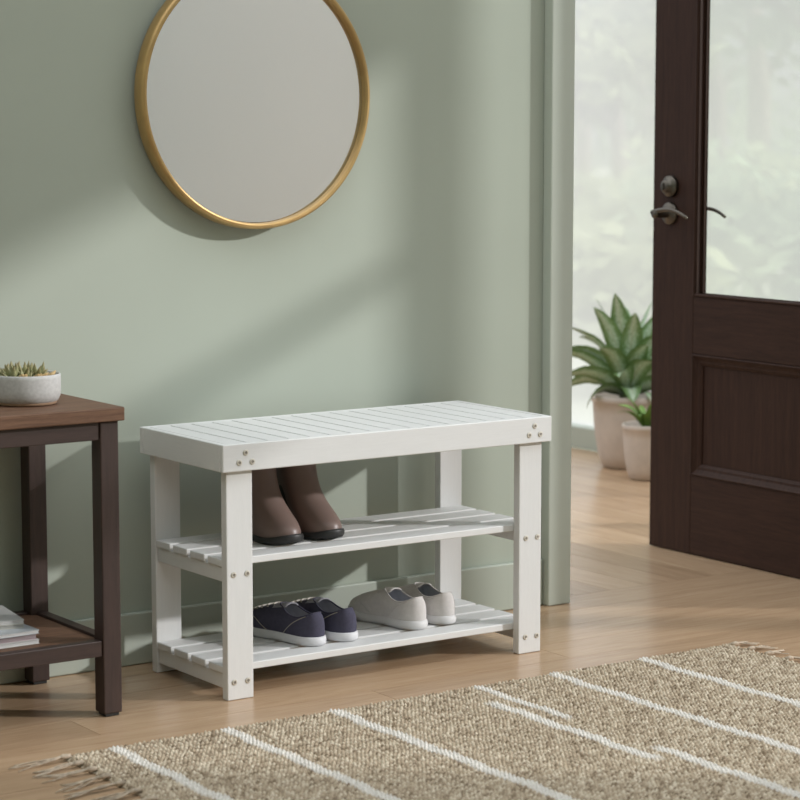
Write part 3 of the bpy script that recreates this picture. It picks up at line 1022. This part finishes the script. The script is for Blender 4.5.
big = thing('potted_evergreen', 'large pale pot with a leafy variegated plant behind the small pot', 'potted plant', (2.372, 1.40, .0003))
pot_part(big, .104, .212, .022, .190)
r = random.Random(21)
# camera-facing directions spread all round; (azimuth deg, start elev, end elev, length, half width, base height)
for (az, e0, e1, L, w, bz) in (
        (150, 66, -22, .245, .026, .21), (160, 50, -38, .215, .026, .20), (175, 36, -82, .165, .024, .195), (135, 72, 8, .25, .024, .22),
        (196, 84, 66, .255, .034, .25), (118, 80, 52, .255, .028, .24), (172, 80, 38, .25, .027, .24), (240, 80, 48, .225, .034, .24),
        (-15, 72, 42, .265, .029, .23), (-40, 66, 20, .25, .028, .22), (-60, 58, -10, .22, .028, .21), (15, 76, 48, .26, .027, .23),
        (-28, 46, -40, .19, .027, .20), (262, 62, -8, .175, .034, .215), (215, 58, -30, .165, .032, .21), (235, 44, -78, .125, .032, .20),
        (275, 36, -80, .12, .031, .195), (300, 60, -30, .17, .030, .205), (200, 70, -2, .205, .030, .22), (290, 74, 26, .21, .031, .23),
        (60, 78, 36, .25, .028, .23), (95, 64, 0, .23, .027, .22), (145, 58, -8, .255, .022, .20), (130, 40, -50, .19, .025, .20),
        (315, 48, -62, .15, .028, .195), (250, 70, 20, .175, .031, .225), (330, 80, 50, .22, .028, .24)):
    bm = bmesh.new(); uvl = bm.loops.layers.uv.new('leaf')
    a = math.radians(az + r.uniform(-6, 6))
    leaf_mesh(bm, uvl, (.014 * math.cos(a), .014 * math.sin(a), bz + .012), a, math.radians(e0), math.radians(e1), L, w, .22, twist=r.uniform(-.3, .3), roll=.85 * math.cos(a - math.radians(145)) + r.uniform(-.2, .2))
    lf = link_mesh('leaf', bm, M['variegated'], big, True)
bm = bmesh.new()
for k in range(7):
    a = k * .9
    add_tube(bm, [(.022 * math.cos(a), .022 * math.sin(a), .186), (.016 * math.cos(a), .016 * math.sin(a), .225), (.012 * math.cos(a), .012 * math.sin(a), .27)], [.0055, .0045, .003], 8)
link_mesh('stem', bm, M['stem'], big, True)

small = thing('potted_seedling', 'small pale pot with a young green plant beside the door', 'potted plant', (2.266, 1.19, .0003))
pot_part(small, .069, .156, .016, .140)
for k in range(15):
    bm = bmesh.new(); uvl = bm.loops.layers.uv.new('leaf')
    a = k * 2.4 + r.uniform(-.2, .2)
    if k % 3 == 0: a = math.radians(r.uniform(170, 260))
    leaf_mesh(bm, uvl, (.012 * math.cos(a), .012 * math.sin(a), .142), a, math.radians(r.uniform(55, 85)), math.radians(r.uniform(-35, 30)), r.uniform(.075, .125), r.uniform(.007, .011), .3, twist=r.uniform(-.4, .4))
    link_mesh('leaf', bm, M['fern'], small, True)

# ------------------------------------------------------------------ garden beyond the glass
bm = bmesh.new()
vs = [bm.verts.new(p) for p in ((RX + .13, -12, -.14), (40, -12, -.14), (40, 40, -.14), (RX + .13, 40, -.14))]
vs2 = [bm.verts.new((v.co.x, v.co.y, -.3)) for v in vs]
bm.faces.new(vs); bm.faces.new(vs2[::-1])
for k in range(4): bm.faces.new((vs[k], vs[(k + 1) % 4], vs2[(k + 1) % 4], vs2[k]))
ob = link_mesh('ground', bm, M['lawn']); struct(ob, 'pale lawn of the garden outside', 'ground')

def tree(name, label, cat, x, y, h, cr, nleaf, mat, seed, trunk=True, squash=1.0):
    q = random.Random(seed)
    t = thing(name, label, cat, (x, y, -.14), 0, 'trees and shrubs in the garden')
    blobs = []
    if trunk:
        bm = bmesh.new()
        add_tube(bm, [(0, 0, 0), (.04, .02, h * .35), (-.03, .05, h * .6), (.02, 0, h * .85)], [.11, .09, .06, .02], 10)
        for k in range(6):
            a = k * 1.05 + q.random(); z0 = h * (.38 + .07 * k)
            e = (cr * .7 * math.cos(a), cr * .7 * math.sin(a), z0 + h * .16)
            add_tube(bm, [(0, 0, z0), (e[0] * .5, e[1] * .5, z0 + h * .1), e], [.045, .03, .012], 7)
            blobs.append(e)
        link_mesh('trunk', bm, M['bark'], t, True)
        blobs += [(0, 0, h * .75), (0, 0, h * .9)]
    else:
        blobs = [(cr * .5 * math.cos(k), cr * .5 * math.sin(k), h * (.3 + .12 * (k % 4))) for k in range(7)]
    bm = bmesh.new()
    for k in range(nleaf):
        b = blobs[q.randrange(len(blobs))]
        d_ = Vector((q.gauss(0, 1), q.gauss(0, 1), q.gauss(0, 1)))
        d_.normalize(); d_ *= cr * .48 * q.random() ** .4
        c = Vector(b) + Vector((d_.x, d_.y, d_.z * squash))
        if c.z < .03: c.z = .03 + q.random() * .1
        sz = q.uniform(.05, .10)
        u = Vector((q.gauss(0, 1), q.gauss(0, 1), q.gauss(0, 1))).normalized()
        v = u.orthogonal().normalized() * sz * .5
        u = u * sz
        bm.faces.new([bm.verts.new(p) for p in (c - u, c - u * .2 + v, c + u, c - u * .2 - v)])
    link_mesh('foliage', bm, mat, t)
    return t
tree('garden_tree', 'pale leafy tree in the garden seen through the middle of the door glass', 'tree', 11.0, 10.1, 3.7, 1.15, 2400, M['leaf_a'], 1)
tree('garden_tree', 'leafy tree in the garden at the right edge, beyond the door glass', 'tree', 8.6, 6.8, 3.3, 1.0, 2200, M['leaf_a'], 2)
tree('garden_tree', 'distant yellow-green tree in the garden midway between casing and door', 'tree', 12.5, 13.6, 2.2, .95, 1700, M['leaf_b'], 3)
tree('garden_tree', 'broad far tree in the garden just right of the casing', 'tree', 16.0, 18.5, 3.0, 1.3, 1700, M['leaf_a'], 8)
tree('garden_tree', 'far yellow-green tree in the garden left of the door edge', 'tree', 19.5, 21.5, 3.2, 1.3, 1700, M['leaf_b'], 9)
tree('garden_tree', 'far tree in the garden behind the left part of the door glass', 'tree', 15.0, 15.0, 3.4, 1.4, 2000, M['leaf_a'], 10)
tree('garden_shrub', 'small rounded shrub in the garden just behind the leafy plant', 'shrub', 4.4, 3.86, .8, .5, 800, M['leaf_b'], 4, False)
tree('garden_shrub', 'rounded shrub in the garden low behind the right of the door glass', 'shrub', 6.6, 5.37, 1.1, .8, 1200, M['leaf_a'], 5, False)
tree('garden_shrub', 'shrub in the garden behind the lever of the door', 'shrub', 9.4, 8.8, 1.2, .75, 1200, M['leaf_b'], 12, False)
tree('garden_shrub', 'far shrub in the garden low between casing and plant', 'shrub', 7.2, 7.57, 1.0, .9, 1200, M['leaf_b'], 6, False)
tree('garden_shrub', 'very distant hedge bush beyond the right of the door glass', 'shrub', 25.0, 24.6, 2.3, 1.55, 1400, M['leaf_a'], 13, False)
tree('garden_shrub', 'very distant hedge bush beyond the left of the door glass', 'shrub', 29.0, 31.0, 2.6, 1.7, 1400, M['leaf_b'], 14, False)
tree('garden_shrub', 'very distant hedge bush beyond the gap between casing and door', 'shrub', 24.0, 27.9, 2.3, 1.55, 1400, M['leaf_a'], 15, False)

# ------------------------------------------------------------------ light, sky, camera
w = bpy.data.worlds.new('sky'); S.world = w; w.use_nodes = True
nt = w.node_tree
bg = nt.nodes['Background']
tc = nd(nt, 'ShaderNodeTexCoord')
cl = nd(nt, 'ShaderNodeTexNoise'); cl.inputs['Scale'].default_value = 3.0; cl.inputs['Detail'].default_value = 4
nt.links.new(tc.outputs['Generated'], cl.inputs['Vector'])
cr = nd(nt, 'ShaderNodeValToRGB')
cr.color_ramp.elements[0].position = .35; cr.color_ramp.elements[0].color = (.80, .87, .95, 1)
cr.color_ramp.elements[1].position = .65; cr.color_ramp.elements[1].color = (1.0, 1.0, 1.0, 1)
nt.links.new(cl.outputs[0], cr.inputs[0]); nt.links.new(cr.outputs[0], bg.inputs['Color'])
gm = nd(nt, 'ShaderNodeSeparateXYZ'); nt.links.new(tc.outputs['Generated'], gm.inputs[0])
gz = nd(nt, 'ShaderNodeMath', operation='MAXIMUM'); nt.links.new(gm.outputs[2], gz.inputs[0]); gz.inputs[1].default_value = 0
ga = nd(nt, 'ShaderNodeMath', operation='MULTIPLY_ADD'); nt.links.new(gz.outputs[0], ga.inputs[0]); ga.inputs[1].default_value = 1.95; ga.inputs[2].default_value = .40
nt.links.new(ga.outputs[0], bg.inputs['Strength'])   # overcast sky, brighter towards the zenith


sun = bpy.data.lights.new('sun', 'SUN')
sun.energy = 2.55; sun.angle = math.radians(1.9); sun.color = (1.0, .985, .985)
so = bpy.data.objects.new('sun', sun); COL.objects.link(so)
sd = Vector((-1.0, .77, -.45)).normalized()
so.rotation_euler = sd.to_track_quat('-Z', 'Y').to_euler()
so.location = (6, -4, 4)

cam = bpy.data.cameras.new('camera')
cam.sensor_width = 36; cam.lens = 2350.5 / 800 * 36
cam.dof.use_dof = True; cam.dof.focus_distance = 4.3; cam.dof.aperture_fstop = 6.5
cam.clip_start = .05
co = bpy.data.objects.new('camera', cam); COL.objects.link(co)
co.location = (-1.9951, -3.7914, 1.0003)
co.rotation_euler = (math.radians(90 - 6.802), 0, -math.radians(34.503))
S.camera = co

S.view_settings.view_transform = 'Standard'
S.view_settings.look = 'None'
S.view_settings.exposure = -.10
S.view_settings.gamma = 1
S.view_settings.use_curve_mapping = False
S.cycles.caustics_refractive = False
S.cycles.caustics_reflective = False
S.cycles.max_bounces = 10
